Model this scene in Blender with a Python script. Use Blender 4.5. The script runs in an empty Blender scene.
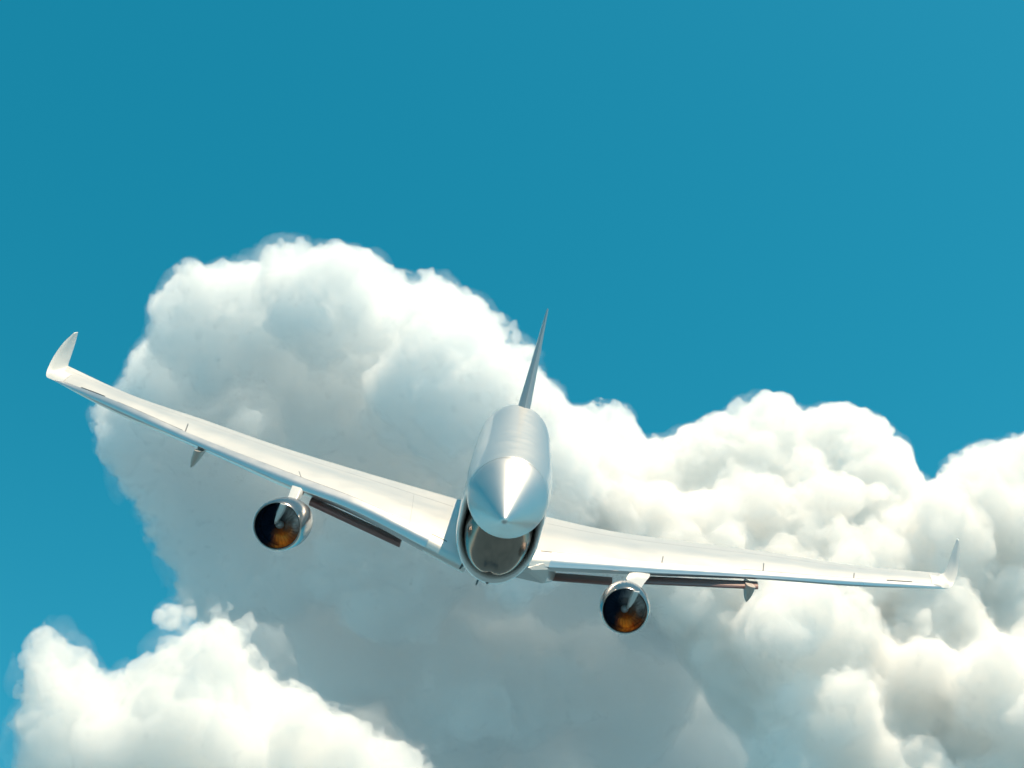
import bpy, bmesh, math, random
import numpy as np
from mathutils import Vector, Matrix

S = bpy.context.scene
COL = S.collection
RAD = math.radians

# ------------------------------------------------------------------ camera
CAM_Z = 1800.0
CAM_PITCH = RAD(38)
FPX = 1024 * 50 / 36
CAM_POS = Vector((0, 0, CAM_Z))
CAM_M = Matrix(((1, 0, 0),
                (0, -math.sin(CAM_PITCH), -math.cos(CAM_PITCH)),
                (0, math.cos(CAM_PITCH), -math.sin(CAM_PITCH))))   # columns: right, up, towards viewer
cd = bpy.data.cameras.new('camera')
cam = bpy.data.objects.new('camera', cd)
COL.objects.link(cam)
cam.matrix_world = Matrix.Translation(CAM_POS) @ CAM_M.to_4x4()
cd.lens, cd.sensor_width = 50, 36
cd.clip_start, cd.clip_end = 0.5, 200000
cd.dof.use_dof = True
cd.dof.focus_distance = 47.0
cd.dof.aperture_fstop = 0.8
S.camera = cam

# ------------------------------------------------------------------ sky, sun, exposure
SUN_EL, SUN_AZ = RAD(67), RAD(130)      # azimuth clockwise from +Y (away from the viewer) to +X (right)
w = bpy.data.worlds.new('World')
S.world = w
w.use_nodes = True
nt = w.node_tree
bg = nt.nodes['Background']
sky = nt.nodes.new('ShaderNodeTexSky')
sky.sky_type = 'NISHITA'
sky.sun_disc = False
sky.sun_elevation = SUN_EL
sky.sun_rotation = SUN_AZ
sky.altitude = 1800
sky.air_density = 1.0
sky.dust_density = 1.2
sky.ozone_density = 1.0
tone = nt.nodes.new('ShaderNodeHueSaturation')
tone.inputs['Hue'].default_value = 0.448
tone.inputs['Saturation'].default_value = 1.43
tone.inputs['Value'].default_value = 0.82
nt.links.new(sky.outputs[0], tone.inputs['Color'])
nt.links.new(tone.outputs[0], bg.inputs['Color'])
bg.inputs['Strength'].default_value = 0.148

sd = bpy.data.lights.new('sun', 'SUN')
sd.energy = 5.0
sd.angle = RAD(0.53)
sd.color = (1.0, 0.79, 0.55)
sun = bpy.data.objects.new('sun', sd)
COL.objects.link(sun)
SUN_DIR = Vector((math.sin(SUN_AZ) * math.cos(SUN_EL), math.cos(SUN_AZ) * math.cos(SUN_EL), math.sin(SUN_EL)))
sun.rotation_euler = (-SUN_DIR).to_track_quat('-Z', 'Y').to_euler()
sun.location = (200, 100, 2600)

S.render.engine = 'CYCLES'
S.view_settings.view_transform = 'Standard'
S.view_settings.look = 'None'
S.view_settings.exposure = 0.40
S.view_settings.gamma = 1
S.view_settings.use_curve_mapping = False
cy = S.cycles
cy.use_denoising = True
cy.max_bounces = 24
cy.volume_bounces = 24
cy.adaptive_threshold = 0.06
cy.transparent_max_bounces = 64
cy.diffuse_bounces = 4
cy.glossy_bounces = 6


def tag(o, label=None, cat=None, group=None, kind=None):
    for k, v in (('label', label), ('category', cat), ('group', group), ('kind', kind)):
        if v:
            o[k] = v
    return o


# ------------------------------------------------------------------ unseen ground far below
def mat(name, base=(0.8, 0.8, 0.8), metal=0.0, rough=0.4, coat=0.0, spec=0.5):
    m = bpy.data.materials.new(name)
    m.use_nodes = True
    b = m.node_tree.nodes['Principled BSDF']
    b.inputs['Base Color'].default_value = (*base, 1)
    b.inputs['Metallic'].default_value = metal
    b.inputs['Roughness'].default_value = rough
    b.inputs['Coat Weight'].default_value = coat
    b.inputs['Specular IOR Level'].default_value = spec
    return m


def ground():
    m = mat('unseen_bluish_land', (0.30, 0.19, 0.10), rough=0.9)  # land out of view, toned bluish for its bounce onto the cloud bases
    t = m.node_tree
    n = t.nodes.new('ShaderNodeTexNoise'); n.inputs['Scale'].default_value = 0.0012; n.inputs['Detail'].default_value = 8
    tc = t.nodes.new('ShaderNodeTexCoord')
    r = t.nodes.new('ShaderNodeValToRGB')
    r.color_ramp.elements[0].position, r.color_ramp.elements[0].color = 0.38, (0.045, 0.10, 0.14, 1)
    r.color_ramp.elements[1].position, r.color_ramp.elements[1].color = 0.62, (0.08, 0.15, 0.20, 1)
    t.links.new(tc.outputs['Object'], n.inputs['Vector']); t.links.new(n.outputs['Fac'], r.inputs[0])
    t.links.new(r.outputs[0], t.nodes['Principled BSDF'].inputs['Base Color'])
    me = bpy.data.meshes.new('ground')
    a = 90000
    me.from_pydata([(-a, -a, 0), (a, -a, 0), (a, a, 0), (-a, a, 0)], [], [(0, 1, 2, 3)])
    me.materials.append(m)
    o = bpy.data.objects.new('ground', me); COL.objects.link(o)
    tag(o, kind='structure')


ground()

# ------------------------------------------------------------------ clouds
def value_noise(shape, wl, rng):
    """smooth noise on a grid, wl = wavelength in voxels"""
    g = [max(3, int(n / wl) + 3) for n in shape]
    a = rng.standard_normal(g).astype(np.float32)
    for ax, n in enumerate(shape):
        x = np.arange(n, dtype=np.float32) / wl
        i = x.astype(int); f = x - i
        f = f * f * (3 - 2 * f)
        sh = [1, 1, 1]; sh[ax] = n
        f = f.reshape(sh)
        a = np.take(a, i, axis=ax) * (1 - f) + np.take(a, i + 1, axis=ax) * f
    return a


def surface_nets(f):
    ins = f < 0
    nx, ny, nz = f.shape
    c = np.zeros((nx - 1, ny - 1, nz - 1), np.uint8)
    for dx in (0, 1):
        for dy in (0, 1):
            for dz in (0, 1):
                c += ins[dx:nx - 1 + dx, dy:ny - 1 + dy, dz:nz - 1 + dz]
    act = (c > 0) & (c < 8)
    ids = np.full(act.shape, -1, np.int64)
    ci = np.argwhere(act)
    ids[act] = np.arange(len(ci))
    pos = np.zeros((len(ci), 3)); cnt = np.zeros(len(ci))
    I, J, K = ci.T
    corners = [(a, b, d) for a in (0, 1) for b in (0, 1) for d in (0, 1)]
    for a in range(8):
        for b in range(a + 1, 8):
            A, B = np.array(corners[a]), np.array(corners[b])
            if abs(A - B).sum() != 1:
                continue
            fa = f[I + A[0], J + A[1], K + A[2]]; fb = f[I + B[0], J + B[1], K + B[2]]
            m = (fa < 0) != (fb < 0)
            t = fa[m] / (fa[m] - fb[m])
            pos[m] += A + (B - A) * t[:, None]
            cnt[m] += 1
    pos = ci + pos / cnt[:, None]
    quads = []
    for ax in range(3):
        sl0 = [slice(1, -1)] * 3; sl0[ax] = slice(0, -1)
        sl1 = [slice(1, -1)] * 3; sl1[ax] = slice(1, None)
        a, b = ins[tuple(sl0)], ins[tuple(sl1)]
        e = np.argwhere(a != b)
        if not len(e):
            continue
        fl = a[tuple(e.T)]
        off = np.ones(3, int); off[ax] = 0
        e = e + off
        u, v = [k for k in range(3) if k != ax]
        du = np.zeros(3, int); du[u] = 1
        dv = np.zeros(3, int); dv[v] = 1
        q = np.stack([ids[tuple((e - du - dv).T)], ids[tuple((e - dv).T)], ids[tuple(e.T)], ids[tuple((e - du).T)]], 1)
        if ax == 1:
            fl = ~fl
        q[fl] = q[fl][:, ::-1]
        quads.append(q)
    return pos, np.concatenate(quads)


def poly_field(poly, step=4, pad=60):
    P = np.array(poly, float)
    x0, y0 = P.min(0) - pad; x1, y1 = P.max(0) + pad
    xs = np.arange(x0, x1, step); ys = np.arange(y0, y1, step)
    X, Y = np.meshgrid(xs, ys, indexing='ij')
    d = np.full(X.shape, 1e9); inside = np.zeros(X.shape, bool)
    for k in range(len(P)):
        a, b = P[k], P[(k + 1) % len(P)]
        ab = b - a
        t = np.clip(((X - a[0]) * ab[0] + (Y - a[1]) * ab[1]) / max(ab @ ab, 1e-9), 0, 1)
        d = np.minimum(d, np.hypot(X - a[0] - t * ab[0], Y - a[1] - t * ab[1]))
        c = (a[1] > Y) != (b[1] > Y)
        if ab[1] != 0:
            inside ^= c & (X < a[0] + (Y - a[1]) * ab[0] / ab[1])
    sdf = np.where(inside, d, -d) - 6

    def look(px, py):
        i = np.clip(((np.asarray(px) - x0) / step).round().astype(int), 0, len(xs) - 1)
        j = np.clip(((np.asarray(py) - y0) / step).round().astype(int), 0, len(ys) - 1)
        return sdf[i, j]
    return look, (x0 + pad, y0 + pad, x1 - pad, y1 - pad)


def cloud(name, poly, depth, dfun, thick, rmax, seed, material, voxel=2.2, n0=200, wisp=1.0, veil=None, calm=None):
    """a cumulus grown as heaps of billows on billows; poly is its outline seen from the viewer, in units of depth/FPX metres"""
    rng = np.random.default_rng(seed)
    look, (x0, y0, x1, y1) = poly_field(poly)
    s = depth / FPX
    cand = np.stack([rng.uniform(x0, x1, 20000), rng.uniform(y0, y1, 20000)], 1)
    e = look(cand[:, 0], cand[:, 1])
    ok = e > 7
    cand, e = cand[ok], e[ok]
    r = np.minimum(e * 0.92, rmax * rng.uniform(0.55, 1.0, len(e)))
    w_ = dfun(cand[:, 0], cand[:, 1]) + rng.uniform(-1, 1, len(e)) * np.minimum(thick, e)
    acc = []
    for p, ri, wi in zip(cand, r, w_):
        ok = True
        for (q, rq, wq) in acc:
            dd = (p[0] - q[0]) ** 2 + (p[1] - q[1]) ** 2
            if dd < (0.55 * min(rq, ri) + 0.18 * max(rq, ri)) ** 2:
                ok = False; break
        if ok:
            acc.append((p, ri, wi))
        if len(acc) >= n0:
            break
    C = np.array([(p[0] - 512, 384 - p[1], wi) for p, _, wi in acc]); Rr = np.array([ri for _, ri, _ in acc])
    # a head of cloud at every bulge of the outline
    Pv = np.array(poly, float)
    hc, hr = [], []
    for i in range(len(Pv)):
        a_, b_, c_ = Pv[i - 1], Pv[i], Pv[(i + 1) % len(Pv)]
        if b_[1] > 800:
            continue
        rad_ = float(np.clip(0.42 * min(np.hypot(*(b_ - a_)), np.hypot(*(c_ - b_))) + rng.uniform(2, 7), 9, 24))
        best = max(((look(b_[0] + rad_ * math.cos(t), b_[1] + rad_ * math.sin(t)), t) for t in np.linspace(0, 2 * math.pi, 24, endpoint=False)))
        q = b_ + (rad_ + 2) * np.array((math.cos(best[1]), math.sin(best[1])))
        hc.append((q[0] - 512, 384 - q[1], float(dfun(q[0], q[1])) + rng.uniform(-15, 15))); hr.append(rad_)
    C = np.concatenate([C, np.array(hc)]); Rr = np.concatenate([Rr, np.array(hr)])
    levels = [(C, Rr)]
    for n, lo, hi in ((22, 0.26, 0.5), (11, 0.25, 0.48), (6, 0.3, 0.5)):
        Cp, Rp = levels[-1]
        d = rng.standard_normal((len(Cp), n, 3)); d /= np.linalg.norm(d, axis=2, keepdims=True)
        d[..., 2] = np.where(d[..., 2] > 0.45, -d[..., 2], d[..., 2])
        rr = Rp[:, None] * rng.uniform(lo, hi, (len(Cp), n))
        cc = Cp[:, None, :] + d * Rp[:, None, None] * 0.93
        cc, rr = cc.reshape(-1, 3), rr.ravel()
        keep = (look(cc[:, 0] + 512, 384 - cc[:, 1]) > 0.5 * rr - 2) & (rr > 3.0)
        if calm is not None and len(levels) > 0:
            keep &= rng.uniform(0, 1, len(rr)) > 0.7 * calm(cc[:, 0] + 512, 384 - cc[:, 1])
        levels.append((cc[keep], rr[keep]))
    C = np.concatenate([a for a, _ in levels]); Rr = np.concatenate([b for _, b in levels])
    P = C * s
    Rr = Rr * s
    k = 1 + P[:, 2] / depth
    P[:, 0] *= k; P[:, 1] *= k; Rr = Rr * k
    lo = (P - Rr[:, None]).min(0) - 26.0
    hi = (P + Rr[:, None]).max(0) + 26.0
    shape = tuple(np.ceil((hi - lo) / voxel).astype(int))
    f = np.full(shape, 20.0, np.float32)
    G = (P - lo) / voxel; Q = Rr / voxel
    ax = [np.arange(n, dtype=np.float32) for n in shape]
    for g, q in zip(G, Q):
        a = np.maximum(0, np.floor(g - q - 20 / voxel).astype(int)); b = np.minimum(shape, np.ceil(g + q + 20 / voxel + 1).astype(int))
        sl = tuple(slice(a[i], b[i]) for i in range(3))
        d = np.sqrt((ax[0][sl[0]] - g[0])[:, None, None] ** 2 + (ax[1][sl[1]] - g[1])[None, :, None] ** 2 + (ax[2][sl[2]] - g[2])[None, None, :] ** 2) - q
        np.minimum(f[sl], d * voxel, out=f[sl])
    f = np.maximum(f, -8 * voxel)
    for _ in range(1):                       # melt the creases between billows
        for a in range(3):
            f = (np.roll(f, 1, a) + f + np.roll(f, -1, a)) / 3
    m = 0.0
    if calm is not None:                     # broad soft faces, where the billows run together
        gx = lo[0] + np.arange(shape[0]) * voxel; gy = lo[1] + np.arange(shape[1]) * voxel
        m = np.clip(calm(gx[:, None] / s + 512, 384 - gy[None, :] / s), 0, 1)[:, :, None].astype(np.float32)
        b = f.copy()
        for _ in range(int(7 * (2.2 / voxel) ** 2 + 0.5)):
            for a in range(3):
                b = (np.roll(b, 1, a) + b + np.roll(b, -1, a)) / 3
        f = f + (b - 3.0 - f) * m
    f += (6.0 + 3 * m) * value_noise(shape, 88 / voxel, rng) * np.clip(1.6 - np.abs(f) / 14, 0, 1)
    g = f - 5.0
    near = np.clip((12 - f) / 6, 0, 1)
    for amp, wl in ((4.6, 44 / voxel), (4.4, 20 / voxel), (4.2, 9.5 / voxel), (2.6, 4.9 / voxel), (1.2, 2.1)):
        f += near * wisp * (1 - 0.3 * m) * amp * value_noise(shape, wl, rng)
    o = net_object(name, f, lo, voxel, depth, material, None)
    if veil:
        nz = sum(amp * value_noise(shape, wl, rng) for amp, wl in ((6.0, 33 / voxel), (5.0, 14 / voxel), (4.6, 6.6 / voxel)))
        g += nz * np.clip((8 - g) / 6, 0, 1)
        h = net_object('veil', g, lo, voxel, depth, veil, np.array(o.location))
        h.parent = o
        h.location = (0, 0, 0)
    return o


def net_object(name, f, lo, voxel, depth, material, base):
    f[0] = f[-1] = 5; f[:, 0] = f[:, -1] = 5; f[:, :, 0] = f[:, :, -1] = 5
    v, q = surface_nets(f)
    v = lo + v * voxel
    v[:, 2] = -(v[:, 2] + depth)
    M = np.array(CAM_M)
    v = v @ M.T + np.array(CAM_POS)
    # keep only the pieces that are big enough to be part of the heap
    par = np.arange(len(v))
    for _ in range(400):
        m = par[q].min(1)
        new = par.copy()
        for k in range(4):
            np.minimum.at(new, q[:, k], m)
        new = new[new]
        if (new == par).all():
            break
        par = new
    cnt = np.bincount(par, minlength=len(v))
    fk = cnt[par[q[:, 0]]] > 80
    q = q[fk]
    used = np.unique(q); ren = np.zeros(len(v), np.int64); ren[used] = np.arange(len(used))
    v = v[used]; q = ren[q]
    base = v.mean(0) if base is None else base
    v -= base
    me = bpy.data.meshes.new(name)
    me.vertices.add(len(v)); me.vertices.foreach_set('co', v.ravel().astype(np.float32))
    me.loops.add(q.size); me.loops.foreach_set('vertex_index', q.ravel().astype(np.int32))
    me.polygons.add(len(q)); me.polygons.foreach_set('loop_start', np.arange(0, q.size, 4, dtype=np.int32))
    me.update(calc_edges=True)
    me.validate()
    me.polygons.foreach_set('use_smooth', np.ones(len(me.polygons), bool))
    me.materials.append(material)
    o = bpy.data.objects.new(name, me); COL.objects.link(o)
    o.location = base
    print(name, 'faces', len(q))
    return o


def cloud_mat(name, dens, film, absorb):
    m = bpy.data.materials.new(name); m.use_nodes = True
    t = m.node_tree
    t.nodes.remove(t.nodes['Principled BSDF'])
    out = t.nodes['Material Output']
    v = t.nodes.new('ShaderNodeVolumeScatter')
    v.inputs['Color'].default_value = (1, 1, 1, 1)
    v.inputs['Density'].default_value = dens
    v.inputs['Anisotropy'].default_value = 0.1
    mx = t.nodes.new('ShaderNodeMixShader')
    tr = t.nodes.new('ShaderNodeBsdfTransparent')
    df = t.nodes.new('ShaderNodeBsdfDiffuse'); df.inputs['Color'].default_value = (0.95, 0.95, 0.95, 1)
    mx.inputs[0].default_value = film
    t.links.new(tr.outputs[0], mx.inputs[1]); t.links.new(df.outputs[0], mx.inputs[2])
    t.links.new(mx.outputs[0], out.inputs['Surface'])
    ab = t.nodes.new('ShaderNodeVolumeAbsorption')
    ab.inputs['Color'].default_value = (*absorb, 1)
    ab.inputs['Density'].default_value = dens
    ad = t.nodes.new('ShaderNodeAddShader')
    t.links.new(v.outputs[0], ad.inputs[0]); t.links.new(ab.outputs[0], ad.inputs[1])
    t.links.new(ad.outputs[0], out.inputs['Volume'])
    return m


SHADE_VAP = cloud_mat('shade_tinted_vapour', 0.047, 0.03, (0.980, 0.9905, 0.9955))  # red-absorbing tint puts blue-grey shade into this cloud's colour
VAP = cloud_mat('bright_vapour', 0.056, 0.03, (0.990, 0.989, 0.984))
VEIL = cloud_mat('cloud_veil', 0.0035, 0.0, (0.99, 0.99, 0.99))
A = [(90, 412), (118, 395), (135, 368), (152, 330), (158, 300), (168, 282), (186, 268), (212, 274), (232, 264), (252, 264), (270, 243), (288, 238), (306, 239), (335, 251), (356, 250), (374, 255), (388, 268), (412, 280), (432, 271), (455, 284), (478, 302), (502, 314), (528, 326), (546, 350), (552, 385), (600, 470), (700, 560), (770, 640), (800, 820), (250, 830), (235, 700), (190, 600), (160, 560), (140, 520), (120, 480), (100, 450)]
B = [(500, 470), (545, 412), (575, 405), (602, 401), (628, 414), (642, 440), (690, 432), (722, 420), (742, 404), (757, 396), (782, 400), (806, 418), (842, 411), (882, 424), (906, 446), (918, 482), (938, 490), (950, 462), (975, 446), (1002, 438), (1060, 425), (1130, 480), (1150, 820), (770, 830), (722, 710), (640, 590), (560, 530)]
Cc = [(8, 750), (14, 715), (20, 680), (34, 640), (58, 626), (82, 638), (96, 664), (128, 661), (160, 640), (158, 612), (188, 592), (228, 600), (258, 615), (255, 650), (300, 690), (345, 712), (420, 745), (470, 830), (250, 860), (60, 860)]


def hollow(x, y):
    """how far each part of the tall cloud stands back: the crown and the right shoulder lean out over a hollow"""
    return (-75 + (y - 240) * 0.5 + 95 * np.exp(-((x - 290) / 110) ** 2 - ((y - 430) / 95) ** 2)
            - 60 * np.exp(-((x - 480) / 60) ** 2 - ((y - 380) / 70) ** 2) + 60 * np.clip((y - 560) / 80, 0, 1))


oA = cloud('cumulus_cloud', A, 1450, hollow, 80, 78, 11, SHADE_VAP, veil=VEIL, n0=170,
           calm=lambda x, y: np.clip(1.25 - np.hypot((x - 310) / 130, (y - 445) / 105) * 1.0, 0, 1) + np.clip((y - 560) / 60, 0, 1))
tag(oA, 'tall white cumulus cloud with blue grey shaded hollow, heaped up behind the aircraft tail', 'cloud')
oB = cloud('cumulus_cloud', B, 1650, lambda x, y: 60 - (np.asarray(y) - 400) * 0.85, 80, 62, 23, VAP, veil=VEIL, n0=220,
           calm=lambda x, y: np.clip((y - 440) / 130, 0, 0.9) + 0 * x)
tag(oB, 'broad cream cumulus bank spreading behind the wing with the lower engine', 'cloud')
oC = cloud('cumulus_cloud', Cc, 1060, lambda x, y: 40 - (np.asarray(y) - 640) * 0.6, 60, 45, 35, VAP, veil=VEIL, n0=160,
           calm=lambda x, y: np.clip((y - 640) / 130, 0, 0.6) + 0 * x)
tag(oC, 'low ragged cumulus cloud rising from the bottom edge below the higher wingtip', 'cloud')

# ------------------------------------------------------------------ aircraft materials
def noise_rough(m, scale, lo, hi, bump=0.0):
    t = m.node_tree; b = t.nodes['Principled BSDF']
    tc = t.nodes.new('ShaderNodeTexCoord'); n = t.nodes.new('ShaderNodeTexNoise')
    n.inputs['Scale'].default_value = scale; n.inputs['Detail'].default_value = 5
    mr = t.nodes.new('ShaderNodeMapRange'); mr.inputs[3].default_value = lo; mr.inputs[4].default_value = hi
    t.links.new(tc.outputs['Object'], n.inputs['Vector']); t.links.new(n.outputs['Fac'], mr.inputs[0])
    t.links.new(mr.outputs[0], b.inputs['Roughness'])
    if bump:
        bp = t.nodes.new('ShaderNodeBump'); bp.inputs['Strength'].default_value = bump; bp.inputs['Distance'].default_value = 0.02
        n2 = t.nodes.new('ShaderNodeTexNoise'); n2.inputs['Scale'].default_value = 0.9; n2.inputs['Detail'].default_value = 2
        t.links.new(tc.outputs['Object'], n2.inputs['Vector'])
        t.links.new(n2.outputs['Fac'], bp.inputs['Height']); t.links.new(bp.outputs[0], b.inputs['Normal'])
    return m


SILVER = noise_rough(mat('silver_skin', (0.74, 0.72, 0.69), 0.68, 0.3, coat=0.2), 1.3, 0.28, 0.38, 0.0)
RADOME = noise_rough(mat('radome_skin', (0.64, 0.64, 0.63), 0.85, 0.35, coat=0.1), 2.0, 0.38, 0.46)
CHROME = noise_rough(mat('polished_metal', (0.86, 0.86, 0.88), 1.0, 0.12), 1.5, 0.10, 0.22, 0.2)
RECESS_SHADE = mat('recess_shade', (0.05, 0.042, 0.04), 0.0, 0.6)
BRONZE = noise_rough(mat('bronze_metal', (0.30, 0.235, 0.195), 0.9, 0.3), 2.0, 0.16, 0.26, 0.3)
FLAPM = noise_rough(mat('flap_paint', (0.24, 0.13, 0.12), 0.0, 0.45), 3.0, 0.35, 0.5)
NACELLE = noise_rough(mat('nacelle_metal', (0.40, 0.36, 0.34), 0.9, 0.2), 1.5, 0.14, 0.26, 0.1)
TIPW = noise_rough(mat('winglet_paint', (0.66, 0.65, 0.63), 0.0, 0.45, coat=0.1), 1.5, 0.4, 0.5)
SLAT = noise_rough(mat('slat_paint', (0.60, 0.60, 0.60), 0.8, 0.3, coat=0.3), 1.5, 0.24, 0.36)
PEARL = noise_rough(mat('pearl_paint', (0.78, 0.75, 0.72), 0.2, 0.3, coat=0.4), 1.5, 0.22, 0.36)
WHITE = noise_rough(mat('white_paint', (0.62, 0.61, 0.59), 0.0, 0.3, coat=0.5), 1.5, 0.25, 0.4)
GREYP = noise_rough(mat('grey_paint', (0.36, 0.37, 0.38), 0.2, 0.35, coat=0.3), 1.5, 0.3, 0.45)
TAN = noise_rough(mat('fairing_paint', (0.50, 0.42, 0.37), 0.1, 0.35), 2.0, 0.3, 0.45)
FANM = mat('fan_titanium', (0.05, 0.09, 0.14), 0.7, 0.35)
BLACK = mat('black_plastic', (0.02, 0.02, 0.02), 0.0, 0.5)


def wing_mat(name, lines):
    """white wing skin; lines = (u0, u1, v0, v1) dark seams and slots in the wing's own span / section coordinates"""
    m = noise_rough(mat(name, (0.66, 0.64, 0.61), 0.3, 0.3, coat=0.4, spec=0.4), 1.2, 0.28, 0.42, 0.1)
    t = m.node_tree; b = t.nodes['Principled BSDF']
    uv = t.nodes.new('ShaderNodeUVMap'); sp = t.nodes.new('ShaderNodeSeparateXYZ')
    t.links.new(uv.outputs[0], sp.inputs[0])

    def M(op, a, bb):
        n = t.nodes.new('ShaderNodeMath'); n.operation = op
        for k, x in enumerate((a, bb)):
            if hasattr(x, 'is_linked'):
                t.links.new(x, n.inputs[k])
            else:
                n.inputs[k].default_value = x
        return n.outputs[0]
    tot = None
    for u0, u1, v0, v1, s in lines:
        x = M('MULTIPLY', M('MULTIPLY', M('GREATER_THAN', sp.outputs[0], u0), M('LESS_THAN', sp.outputs[0], u1)),
              M('MULTIPLY', M('GREATER_THAN', sp.outputs[1], v0), M('LESS_THAN', sp.outputs[1], v1)))
        x = M('MULTIPLY', x, s)
        tot = x if tot is None else M('MAXIMUM', tot, x)
    mx = t.nodes.new('ShaderNodeMix'); mx.data_type = 'RGBA'
    mx.inputs[6].default_value = (0.66, 0.64, 0.61, 1); mx.inputs[7].default_value = (0.03, 0.025, 0.025, 1)
    t.links.new(tot, mx.inputs[0]); t.links.new(mx.outputs[2], b.inputs['Base Color'])
    return m


# ------------------------------------------------------------------ mesh helpers
def obj(name, verts, faces, material, parent=None, smooth=True, uvs=None, sharp=None):
    me = bpy.data.meshes.new(name)
    me.from_pydata([(-float(p[0]), float(p[1]), float(p[2])) for p in verts], [], faces)   # stored with x to the viewer's left: a right-handed frame
    me.materials.append(material)
    bm = bmesh.new(); bm.from_mesh(me)
    bmesh.ops.recalc_face_normals(bm, faces=bm.faces)
    if uvs is not None:
        lay = bm.loops.layers.uv.new('UVMap')
        for f in bm.faces:
            for l in f.loops:
                l[lay].uv = uvs[l.vert.index]
    bm.to_mesh(me); bm.free()
    if smooth:
        me.polygons.foreach_set('use_smooth', [True] * len(me.polygons))
        me.set_sharp_from_angle(angle=RAD(sharp or 40))
    o = bpy.data.objects.new(name, me); COL.objects.link(o)
    if parent:
        o.parent = parent
    return o


def grid_faces(n, m, closed=True):
    F = []
    for i in range(n - 1):
        for j in range(m if closed else m - 1):
            F.append((i * m + j, i * m + (j + 1) % m, (i + 1) * m + (j + 1) % m, (i + 1) * m + j))
    return F


def loft(name, rings, material, parent, closed=True, cap0=True, cap1=True, uvs=None, sharp=None):
    n, m = len(rings), len(rings[0])
    V = [p for r in rings for p in r]
    F = grid_faces(n, m, closed)
    if cap0:
        F.append(tuple(range(m)))
    if cap1:
        F.append(tuple((n - 1) * m + j for j in range(m)))
    return obj(name, V, F, material, parent, uvs=uvs, sharp=sharp)


def cr(P, n):
    """Catmull-Rom through the points P, n pieces per span"""
    P = [np.array(p, float) for p in P]
    out = []
    for i in range(len(P) - 1):
        p0, p1, p2, p3 = P[max(i - 1, 0)], P[i], P[i + 1], P[min(i + 2, len(P) - 1)]
        for k in range(n):
            t = k / n
            out.append(0.5 * (2 * p1 + (p2 - p0) * t + (2 * p0 - 5 * p1 + 4 * p2 - p3) * t * t + (3 * p1 - p0 - 3 * p2 + p3) * t ** 3))
    out.append(P[-1])
    return out


def revolve(prof, n=64, centre=lambda y: (0, 0)):
    """rings about the y axis: prof = (y, r)"""
    return [[(centre(y)[0] + r * math.cos(2 * math.pi * k / n), y, centre(y)[1] + r * math.sin(2 * math.pi * k / n)) for k in range(n)] for y, r in prof]


def interp(y, xs, vs):
    return float(np.interp(y, xs, vs))


# ------------------------------------------------------------------ the aircraft, in its own axes: x to the viewer's right, y to the nose, z up
plane = bpy.data.objects.new('airplane', None); COL.objects.link(plane)
tag(plane, 'silver white twin engine jet airliner banking head-on with upturned winglets', 'airplane')

# fuselage
fy = [10.0, 9.7, 9, 8, 6, 4, 0, -4, -7, -9, -11, -13, -15, -17, -18.5, -19.2]
fr = [1.25, 1.29, 1.33, 1.38, 1.44, 1.47, 1.50, 1.52, 1.52, 1.48, 1.32, 1.03, 0.78, 0.5, 0.26, 0.08]
fz = [0, 0, 0, 0, 0, 0.0, 0.03, 0.08, 0.13, 0.13, 0.15, 0.2, 0.3, 0.4, 0.5, 0.55]
prof = cr(list(zip(fy, fr, fz)), 4)
N = 96
rings = []
for y, r, z in prof:
    rings.append([(r * math.cos(2 * math.pi * k / N), y, z + r * math.sin(2 * math.pi * k / N)) for k in range(N)])
fus = loft('fuselage', rings, SILVER, plane)

# radome: a drooped cone in front of the fuselage, with a thin seam ring behind it
rp = cr([(10.03, 1.235), (10.25, 1.225), (10.6, 1.13), (11.1, 0.93), (11.7, 0.665), (12.3, 0.39), (12.75, 0.20), (12.95, 0.115), (13.03, 0.05), (13.05, 0.002)], 5)
rings = []
for y, r in rp:
    c = -0.30 * ((y - 10) / 3.06)
    rings.append([(r * math.cos(2 * math.pi * k / N), y, c + r * math.sin(2 * math.pi * k / N)) for k in range(N)])
rad = loft('radome', rings, RADOME, plane)
sr = [[(r * math.cos(2 * math.pi * k / N), y, r * math.sin(2 * math.pi * k / N)) for k in range(N)] for y, r in ((10.03, 1.236), (10.012, 1.252), (9.98, 1.258), (9.95, 1.25))]
loft('seam_ring', sr, SILVER, rad, cap0=False, cap1=False)


# belly fairing: a U shaped scoop under the nose that runs back into the wing roots
def ushape(hw, ztop, zc, zb, m=44):
    pts = []
    for k in range(9):
        z = ztop + (zc - ztop) * k / 8
        pts.append((-hw * (0.93 + 0.07 * min(1, k / 4)), z))
    for k in range(1, m):
        a = math.pi + math.pi * k / m
        pts.append((hw * math.cos(a), zc + (zc - zb) * math.sin(a)))
    for k in range(9):
        z = zc + (ztop - zc) * k / 8
        pts.append((hw * (0.93 + 0.07 * min(1, (8 - k) / 4)), z))
    return pts


def uring(y, hw, zt, zc, zb, dyside=0.0):
    out = []
    for x, z in ushape(hw, zt, zc, zb):
        out.append((x, y + dyside * max(0.0, (z - zc) / (zt - zc)), z))
    return out


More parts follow.
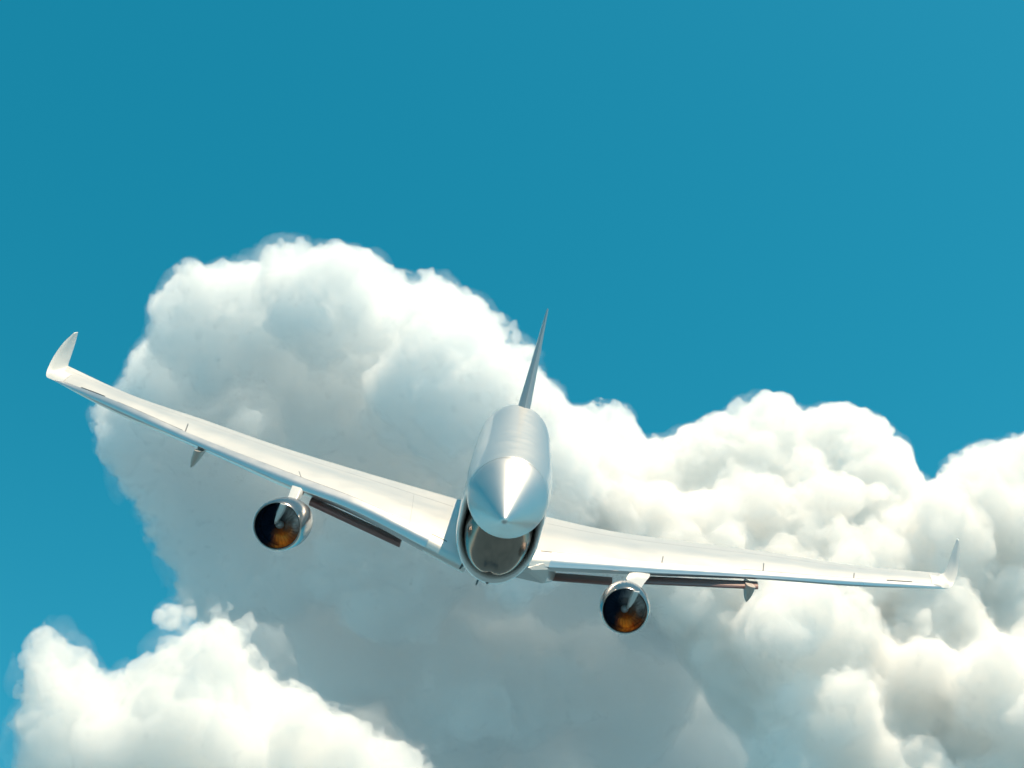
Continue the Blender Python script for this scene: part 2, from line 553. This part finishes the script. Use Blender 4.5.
lip = [(3.2, 1.02, -2.78), (4.6, 1.10, -2.95), (5.6, 1.17, -3.08), (6.05, 1.22, -3.2), (6.2, 1.29, -3.33), (6.17, 1.36, -3.45), (6.0, 1.405, -3.54), (5.6, 1.435, -3.62), (5.0, 1.46, -3.68)]
rings = [uring(y, hw, -0.05, -1.75, zb, 1.9) for y, hw, zb in lip]
aft = [(3.5, 1.49, -3.72, 1.2), (1, 1.51, -3.72, 0.6), (-2, 1.5, -3.66, 0), (-5, 1.42, -3.3, 0), (-8, 1.2, -2.4, 0), (-10.5, 0.8, -1.4, 0), (-12.5, 0.35, -0.45, 0)]
for y, hw, zb, ds in aft:
    zt = interp(y, [-12.5, -8, 5], [0.3, -0.2, -0.05])
    rings.append(uring(y, hw, zt, max(-1.75, (zb + zt) / 2), zb, ds))
dense = [cr([r[j] for r in rings], 4) for j in range(len(rings[0]))]
rings = [[dense[j][i] for j in range(len(dense))] for i in range(len(dense[0]))]
belly = loft('belly_fairing', rings, PEARL, plane, closed=False, cap0=False, cap1=False)
# duct walls inside the scoop, coloured near black for the shade in the gap
rings = [uring(y, hw, -0.1, -1.75, zb, 1.7) for y, hw, zb in ((5.75, 1.17, -3.09), (5.2, 1.12, -3.0), (4.0, 1.02, -2.8), (3.2, 0.98, -2.7))]
loft('scoop_shade_liner', rings, RECESS_SHADE, belly, closed=False, cap0=False, cap1=True)
# rounded chin body that fills the scoop, with a keel crease
rings = []
for y, hw, hh, zc in ((7.55, 0.02, 0.02, -1.55), (7.5, 0.35, 0.42, -1.56), (7.35, 0.66, 0.82, -1.59), (7.05, 0.90, 1.16, -1.62), (6.7, 1.06, 1.42, -1.65), (6.2, 1.14, 1.53, -1.66), (5.4, 1.13, 1.49, -1.64), (4.2, 0.98, 1.3, -1.55)):
    ring = []
    for k in range(64):
        a = 2 * math.pi * k / 64
        c, s = math.cos(a), math.sin(a)
        cre = 1 - 0.05 * math.exp(-((a - 1.5 * math.pi) / 0.09) ** 2)
        ring.append((hw * abs(c) ** 0.85 * (1 if c > 0 else -1) * cre, y, zc + hh * s * cre))
    rings.append(ring)
dense = [cr([r[j] for r in rings], 4) for j in range(64)]
rings = [[dense[j][i] for j in range(64)] for i in range(len(dense[0]))]
loft('chin_body', rings, BRONZE, plane)


def blade(name, root, tip, chord, thick, material, parent, taper=0.5):
    """a small swept blade aerial from root to tip"""
    R0, T0 = np.array(root, float), np.array(tip, float)
    rr = []
    for p, c, th in ((R0, chord, thick), (T0, chord * taper, thick * taper)):
        rr.append([p + np.array((x * th, y * c, 0)) for x, y in ((0, .5), (.5, .15), (.35, -.3), (0, -.5), (-.35, -.3), (-.5, .15))])
    return loft(name, rr, material, parent)


blade('antenna', (-0.30, 4.6, -3.66), (-0.34, 4.5, -3.98), 0.3, 0.10, BLACK, belly)
blade('antenna', (-0.92, 4.2, -3.38), (-1.02, 4.1, -3.62), 0.3, 0.13, BLACK, belly)
vr = []
for dy, sc in ((0.0, 1.0), (-0.06, 1.0)):
    vr.append([(x * sc, 6.10 + dy + 0.02 - (z + 3.45) * -0.3, z) for x, z in ((-0.14, -3.40), (0.14, -3.40), (0.06, -3.50), (0, -3.57), (-0.06, -3.50))])
loft('vent', vr, BLACK, belly)


# wings -------------------------------------------------------------
def lens3(a, b, th, normal, n=9):
    """closed lens section from leading point a to trailing point b"""
    a, b = np.array(a, float), np.array(b, float)
    nn = np.array(normal, float); nn /= np.linalg.norm(nn)
    up, dn = [], []
    for k in range(n):
        t = k / (n - 1)
        h = th * (2.969 * math.sqrt(t) - 1.26 * t - 3.516 * t * t + 2.843 * t ** 3 - 1.036 * t ** 4) 
        up.append(a + (b - a) * t + nn * h); dn.append(a + (b - a) * t - nn * h)
    return up + dn[-2:0:-1]


NU, NN, NL = 16, 10, 12


def wing_section(T, Sx, B):
    T, Sx, B = (np.array(p, float) for p in (T, Sx, B))
    ch = T - Sx
    L = np.linalg.norm(ch)
    up = np.array((0, 0, 1.0))
    th = np.linalg.norm(Sx - B)
    upper = cr([T, T + (Sx - T) * 0.33 + up * 0.012 * L, T + (Sx - T) * 0.7 + up * 0.03 * L, Sx], NU)[::1]
    upper = [upper[int(round(i * (len(upper) - 1) / NU))] for i in range(NU + 1)]
    fwd = np.array((0, 1.0, 0))
    mid = (Sx + B) / 2
    nose = [Sx, Sx * 0.7 + B * 0.3 + fwd * th * 0.42, mid + fwd * th * 0.52 + up * -0.06 * th, B * 0.72 + Sx * 0.28 + fwd * th * 0.46, B]
    nose = cr(nose, NN)
    nose = [nose[int(round(i * (len(nose) - 1) / NN))] for i in range(NN + 1)]
    Tb = T - up * 0.05
    low = cr([B, B + (Tb - B) * 0.3 - up * 0.03 * L, B + (Tb - B) * 0.7 - up * 0.005 * L, Tb], NL)
    low = [low[int(round(i * (len(low) - 1) / NL))] for i in range(NL + 1)]
    return upper + nose[1:] + low[1:]


LT = [(-19.18, -6.29, -0.74), (-16.19, -5.88, -1.31), (-12.85, -5.41, -1.62), (-9.39, -4.92, -1.96), (-5.80, -4.40, -2.17), (-1.81, -3.81, -2.34)]
LS = [(-18.95, -4.60, -1.21), (-16.10, -3.54, -1.44), (-12.15, -2.02, -1.95), (-7.73, -0.22, -2.33), (-5.09, 0.91, -2.55), (-1.61, 2.45, -3.10)]
LB = [(-19.16, -4.58, -1.26), (-16.01, -3.39, -1.87), (-11.81, -1.70, -2.35), (-8.39, -0.26, -2.80), (-5.38, 1.07, -3.05), (-1.79, 2.71, -3.76)]
RT = [(18.85, -6.35, -1.32), (14.99, -5.81, -1.73), (10.98, -5.25, -1.92), (6.97, -4.68, -2.21), (4.52, -4.32, -2.33), (1.85, -3.94, -2.28)]
RS = [(18.28, -4.57, -1.58), (14.40, -3.08, -1.93), (10.42, -1.49, -2.22), (6.35, 0.22, -2.49), (4.26, 1.14, -2.60), (1.57, 2.37, -2.70)]
RB = [(18.63, -4.58, -1.71), (14.42, -2.90, -2.19), (10.43, -1.23, -2.48), (6.41, 0.56, -2.89), (4.35, 1.52, -3.07), (1.45, 2.93, -3.34)]


def make_wing(T, Sx, B, material):
    # extend into the fuselage
    T, Sx, B = [[np.array(p, float) for p in L] for L in (T, Sx, B)]
    for L in (T, Sx, B):
        d = L[-1] - L[-2]
        L.append(L[-1] + d * (0.9 / abs(d[0])))
    secs = [wing_section(a, b, c) for a, b, c in zip(T, Sx, B)]
    m = len(secs[0])
    dense = [cr([s[j] for s in secs], 8) for j in range(m)]
    rings = [[dense[j][i] for j in range(m)] for i in range(len(dense[0]))]
    xs = [abs(r[0][0]) for r in rings]
    uvs = [((abs(r[NU][0])) / 19.0, j / (m - 1)) for r in rings for j in range(m)]
    o = loft('wing', rings, material, plane, uvs=uvs, sharp=50)
    # leading edge slat: a polished shell a little proud of the nose, closed behind
    sl = []
    i0, i1 = 0, len(rings) - 10
    for i in range(i0, i1):
        r = rings[i]
        P = [r[j] for j in range(NU, NU + NN + 1)]
        c = r[NU] * 0.5 + r[NU + NN] * 0.5 - np.array((0, 0.15, 0))
        out = []
        for p in P:
            d = p - c; d[0] = 0
            out.append(p + d / np.linalg.norm(d) * 0.016)
        inn = [c + (p - c) * 0.9 for p in P]
        sl.append(out + inn[::-1])
    loft('leading_edge_slat', sl, SLAT, o)
    return o


vS = NU / (NU + NN + NL)
def uL(px):   # span coordinate of a seam, from its distance along the left / right wing
    return px / 19.0


linesL = [(0.09, 0.99, vS - 0.0105, vS + 0.001, 0.85), (0.09, 0.985, 0.104, 0.109, 0.45),
          (uL(12.85), uL(12.90), vS - 0.16, vS, 0.8), (uL(7.70), uL(7.75), vS - 0.07, vS, 0.6), (uL(3.2), uL(3.22), 0.1, vS, 0.3),
          (uL(16.7), uL(17.85), vS - 0.040, vS - 0.008, 1.0), (uL(13.0), uL(16.1), vS - 0.022, vS, 0.8), (0.0, 0.99, 0.0, 0.012, 0.2)]
linesR = [(0.09, 0.97, vS - 0.0105, vS + 0.001, 0.85), (0.09, 0.965, 0.104, 0.109, 0.45),
          (uL(6.35), uL(6.40), vS - 0.09, vS, 0.7), (uL(10.52), uL(10.57), vS - 0.13, vS, 0.8), (uL(14.45), uL(14.50), vS - 0.13, vS, 0.8),
          (uL(15.95), uL(17.1), vS - 0.040, vS - 0.008, 1.0), (uL(9.6), uL(15.2), vS - 0.018, vS, 0.75), (uL(18.1), uL(18.16), vS - 0.13, vS, 0.8)]
wl = make_wing(LT, LS, LB, wing_mat('wing_skin_seams', linesL))
wr = make_wing(RT, RS, RB, wing_mat('wing_skin_slots', linesR))


# winglets: swept blades rising from the tips
def winglet(LE, TE, parent, side):
    rows = []
    LE, TE = cr(LE, 5), cr(TE, 5)
    n = len(LE)
    for i, (a, b) in enumerate(zip(LE, TE)):
        t = i / (n - 1)
        nrm = np.cross(np.array(b) - np.array(a), (LE[min(i + 1, n - 1)] - LE[max(i - 1, 0)]))
        rows.append(lens3(a, b, 0.13 * (1 - t) + 0.03, nrm))
    o = loft('winglet', rows, TIPW, parent, sharp=60)
    return o


winglet([(-18.7, -4.42, -1.32), (-19.15, -4.5, -1.24), (-19.51, -4.7, -1.13), (-19.62, -5.4, -0.51), (-19.56, -6.2, 0.17), (-19.44, -7.0, 0.62)],
        [(-18.7, -6.15, -0.93), (-19.0, -6.25, -0.86), (-19.2, -6.35, -0.75), (-19.3, -6.8, -0.35), (-19.39, -7.3, 0.14), (-19.46, -7.6, 0.65)], wl, -1)
winglet([(18.0, -4.35, -1.72), (18.5, -4.42, -1.67), (18.89, -4.7, -1.59), (19.22, -5.3, -1.04), (19.35, -6.0, -0.4), (19.47, -6.8, 0.15)],
        [(18.3, -6.15, -1.42), (18.75, -6.28, -1.37), (19.01, -6.35, -1.24), (19.24, -6.8, -0.74), (19.43, -7.2, -0.2), (19.62, -7.6, 0.18)], wr, 1)


# drooped leading edge flaps: dark panels hanging under the wing
def flap(pts, parent, h=0.26, chord=0.75):
    rr = []
    for p in pts:
        p = np.array(p, float)
        sec = [(0, 0), (0.05, -0.06), (0.03, -h), (-0.03, -h - 0.02), (-chord * 0.6, -0.14), (-chord, 0.06), (-chord * 0.5, 0.12)]
        rr.append([p + np.array((0, a, b)) for a, b in sec])
    return loft('leading_edge_flap', rr, FLAPM, parent, sharp=30)


flap([(-7.15, 0.35, -3.05), (-5.3, 1.0, -3.34), (-3.39, 1.65, -3.64)], wl, 0.15)
flap([(2.40, 1.6, -3.67), (3.7, 1.3, -3.54), (4.62, 1.1, -3.45)], wr, 0.11)
flap([(5.72, 0.9, -3.19), (8.0, 0.05, -2.95), (10.35, -0.8, -2.70)], wr, 0.11)


# wing root fairings
def root_fairing(side, parent):
    rr = []
    for y, x1, zt, zb in ((3.3, 1.5, -3.2, -3.4), (2.9, 2.1, -3.0, -3.72), (1.5, 2.45, -3.0, -3.86), (-1.5, 2.45, -2.9, -3.84), (-4, 2.0, -2.6, -3.3), (-5.5, 1.4, -2.5, -2.9)):
        rr.append([(side * 0.6, y, zt), (side * x1 * 0.9, y, zt), (side * x1, y, zt - 0.25 * (zt - zb)), (side * x1, y, zb + 0.1), (side * (x1 - 0.1), y, zb), (side * 0.6, y, zb)])
    return loft('root_fairing', rr, WHITE, parent, sharp=30)


root_fairing(1, wr)


# flap track fairings: pointed pods under the outer wings
def track_fairing(top, bottom, wd, parent):
    top, bottom = np.array(top, float), np.array(bottom, float)
    rr = []
    for t in np.linspace(0, 1, 11):
        p_ = top + (bottom - top) * t
        ww = wd * (1 - t ** 2.4) ** 0.8 + 0.02
        ch = 1.5 * (1 - 0.75 * t)
        ring = []
        for k in range(18):
            an = 2 * math.pi * k / 18
            yy = math.cos(an)
            ring.append((p_[0] + 0.5 * ww * math.sin(an), p_[1] + (0.30 * (1 - 0.5 * t) * yy if yy > 0 else ch * yy), p_[2]))
        rr.append(ring)
    return loft('flap_track_fairing', rr, TAN, parent)


track_fairing((-12.05, -1.55, -2.36), (-12.17, -1.45, -3.05), 0.30, wl)
track_fairing((9.97, -0.3, -2.66), (9.90, -0.2, -3.28), 0.32, wr)

# tail fin
rows = []
for t in np.linspace(0, 1, 9):
    z = 1.15 + 4.85 * t
    x = 0.10 + 0.14 * t
    le = -6.8 - 6.0 * t; te = -12.2 - 2.6 * t
    th = 0.26 * (1 - t) + 0.045
    rows.append([np.array(p) for p in lens3((x, le, z), (x, te, z), th, (1, 0, 0), 11)])
rows.append([r * 1 for r in rows[-1]])
c = sum(rows[-1]) / len(rows[-1])
rows[-1] = [c + (r - c) * np.array((0.3, 0.85, 1)) + np.array((0, 0, 0.07)) for r in rows[-1]]
loft('tail_fin', rows, GREYP, plane, sharp=60)


# engines ------------------------------------------------------------
def reflection_mat(name, metal=1.0, lo=0.22, hi=0.4):
    """metal with reflections painted in: sky blue to one side, ground orange underneath, steel elsewhere"""
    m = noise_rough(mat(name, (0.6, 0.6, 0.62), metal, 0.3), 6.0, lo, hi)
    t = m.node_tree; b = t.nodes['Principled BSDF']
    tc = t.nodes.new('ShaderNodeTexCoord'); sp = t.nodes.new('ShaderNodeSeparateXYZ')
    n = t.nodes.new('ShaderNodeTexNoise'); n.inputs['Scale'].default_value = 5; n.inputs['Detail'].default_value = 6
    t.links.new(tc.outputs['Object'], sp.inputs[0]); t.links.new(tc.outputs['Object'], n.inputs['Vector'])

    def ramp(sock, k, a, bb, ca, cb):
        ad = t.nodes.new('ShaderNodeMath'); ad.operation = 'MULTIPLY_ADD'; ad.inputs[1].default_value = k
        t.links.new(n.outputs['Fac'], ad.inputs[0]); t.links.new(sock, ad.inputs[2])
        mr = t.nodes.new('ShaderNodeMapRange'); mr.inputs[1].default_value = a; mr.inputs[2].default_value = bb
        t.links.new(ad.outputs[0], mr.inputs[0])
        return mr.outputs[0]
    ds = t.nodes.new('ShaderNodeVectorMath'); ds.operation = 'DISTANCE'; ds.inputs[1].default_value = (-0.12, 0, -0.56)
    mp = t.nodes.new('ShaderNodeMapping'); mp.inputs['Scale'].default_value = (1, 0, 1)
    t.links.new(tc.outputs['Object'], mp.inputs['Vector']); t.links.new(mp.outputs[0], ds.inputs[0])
    ground_refl = ramp(ds.outputs['Value'], 0.6, 0.44, 1.3, 0, 1)  # warm ground reflection painted low in the intake
    blu = ramp(sp.outputs[0], 0.4, 0.05, 0.5, 0, 1)  # dark blue sky reflection painted on one side
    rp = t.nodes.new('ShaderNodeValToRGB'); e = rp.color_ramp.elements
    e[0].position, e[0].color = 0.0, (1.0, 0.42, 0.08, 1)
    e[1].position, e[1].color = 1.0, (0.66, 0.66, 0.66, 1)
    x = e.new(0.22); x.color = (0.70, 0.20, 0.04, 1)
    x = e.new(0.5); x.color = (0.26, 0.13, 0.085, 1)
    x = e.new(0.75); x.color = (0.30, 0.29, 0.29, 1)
    t.links.new(ground_refl, rp.inputs[0])
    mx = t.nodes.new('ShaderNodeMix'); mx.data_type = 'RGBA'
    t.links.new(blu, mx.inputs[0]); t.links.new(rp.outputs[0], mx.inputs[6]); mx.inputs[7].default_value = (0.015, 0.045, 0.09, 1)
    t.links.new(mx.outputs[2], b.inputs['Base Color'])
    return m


REFLECT_FAN = reflection_mat('painted_reflection_fan', 0.75)
REFLECT_LINER = reflection_mat('painted_reflection_liner', 0.9, 0.12, 0.25)


def make_engine():
    """nacelle built round its own y axis; the lip is at y = 0"""
    n = 64
    prof = cr([(-0.02, 0.80), (0.02, 0.825), (0.0, 0.85), (-0.12, 0.89), (-0.45, 0.935), (-0.95, 0.95), (-1.6, 0.92), (-2.4, 0.80), (-3.3, 0.60), (-3.9, 0.46), (-3.85, 0.43)], 4)
    e = loft('engine', revolve(prof, n), NACELLE, plane, cap0=False, cap1=True)
    inner = cr([(-0.015, 0.805), (-0.08, 0.775), (-0.25, 0.74), (-0.5, 0.72), (-0.85, 0.72)], 4)
    loft('intake_liner', revolve(inner, n), REFLECT_LINER, e, cap0=False, cap1=False)
    # fan: a dished disc carrying twisted blades
    V, F = [], []
    rr = [(0.02, -0.42), (0.2, -0.50), (0.45, -0.60), (0.725, -0.66)]
    for r, y in rr:
        V += [(r * math.cos(2 * math.pi * k / 48), y, r * math.sin(2 * math.pi * k / 48)) for k in range(48)]
    F += grid_faces(4, 48)
    for k in range(30):
        a = 2 * math.pi * k / 30
        b0 = len(V)
        for r, tw in ((0.16, 0.09), (0.42, 0.08), (0.715, 0.065)):
            for da, y in ((-1, 0.022), (1, -0.012)):
                aa = a + da * tw + (r - 0.4) * 0.3
                V.append((r * math.cos(aa), np.interp(r, [0.02, 0.2, 0.45, 0.725], [-0.42, -0.50, -0.60, -0.66]) + 0.03 + y, r * math.sin(aa)))
        F += [(b0, b0 + 1, b0 + 3, b0 + 2), (b0 + 2, b0 + 3, b0 + 5, b0 + 4)]
    obj('fan', V, F, REFLECT_FAN, e, smooth=False)
    loft('spinner', revolve(cr([(-0.52, 0.15), (-0.40, 0.14), (-0.27, 0.09), (-0.19, 0.003)], 4), 32), GREYP, e)
    V, F = [], []
    for k in range(28):
        t = k / 27
        a = t * 1.7 * math.pi + 0.6
        y = -0.49 + 0.28 * t
        r = np.interp(y, [-0.52, -0.40, -0.27, -0.19], [0.15, 0.14, 0.09, 0.003]) + 0.008
        for dr in (-0.035, 0.035):
            V.append((r * math.cos(a), y + dr, r * math.sin(a)))
    F = [(2 * k, 2 * k + 1, 2 * k + 3, 2 * k + 2) for k in range(27)]
    obj('spiral_mark', V, F, WHITE, e)
    return e


def place(o, loc, yaw, pitch, sc=1.0):
    o.location = (-loc[0], loc[1], loc[2])
    o.rotation_euler = (pitch, 0, yaw)
    o.scale = (sc, sc, sc)


def copy_tree(o, parent):
    c = o.copy(); COL.objects.link(c); c.parent = parent
    for ch in list(o.children):
        copy_tree(ch, c)
    return c


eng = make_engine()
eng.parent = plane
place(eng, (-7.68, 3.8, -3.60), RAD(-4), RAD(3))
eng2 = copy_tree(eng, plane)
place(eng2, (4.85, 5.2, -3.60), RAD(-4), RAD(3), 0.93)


# pylons: a blade from the wing to the nacelle with a narrow strut running down the face of the intake
def pylon(name, pts, material, parent):
    rr = []
    for p, wd, dp in pts:
        p = np.array(p, float)
        rr.append([p + np.array((x * wd, y * dp, 0)) for x, y in ((0, 0), (0.32, -0.06), (0.5, -0.3), (0.5, -1), (-0.5, -1), (-0.5, -0.3), (-0.32, -0.06))])
    return loft(name, rr, material, parent, sharp=35)


pl = pylon('pylon', [((-7.75, 0.75, -2.62), 0.42, 2.2), ((-7.64, 2.0, -2.75), 0.38, 2.6), ((-7.60, 3.5, -2.93), 0.32, 2.6), ((-7.60, 3.7, -3.05), 0.28, 2.4)], WHITE, plane)
pylon('intake_strut', [((-7.60, 3.98, -2.78), 0.26, 0.5), ((-7.66, 4.05, -3.10), 0.24, 0.4), ((-7.73, 4.0, -3.42), 0.13, 0.35), ((-7.76, 3.85, -3.55), 0.05, 0.3)], WHITE, pl)
pr = pylon('pylon', [((5.75, 1.75, -2.85), 0.36, 2.2), ((5.45, 3.2, -2.88), 0.34, 2.6), ((5.12, 4.85, -2.97), 0.30, 2.6), ((5.08, 5.05, -3.07), 0.26, 2.4)], WHITE, plane)
pylon('intake_strut', [((5.08, 5.36, -2.85), 0.24, 0.5), ((5.02, 5.43, -3.12), 0.22, 0.4), ((4.96, 5.36, -3.40), 0.12, 0.35), ((4.93, 5.2, -3.52), 0.05, 0.3)], WHITE, pr)

# ------------------------------------------------------------------ put the aircraft in the air in front of the viewer
PP, PR = RAD(3.0), RAD(12.5)
RX = Matrix(((1, 0, 0), (0, math.cos(PP), -math.sin(PP)), (0, math.sin(PP), math.cos(PP))))
RZ = Matrix(((math.cos(PR), math.sin(PR), 0), (-math.sin(PR), math.cos(PR), 0), (0, 0, 1)))
AX = Matrix(((-1, 0, 0), (0, 0, 1), (0, 1, 0)))      # aircraft axes -> viewer's right, up, towards
PLANE_T = Vector((-0.0105, -2.986, -54.0))
plane.matrix_world = Matrix.Translation(CAM_POS + CAM_M @ PLANE_T) @ (CAM_M @ RZ @ RX @ AX).to_4x4()
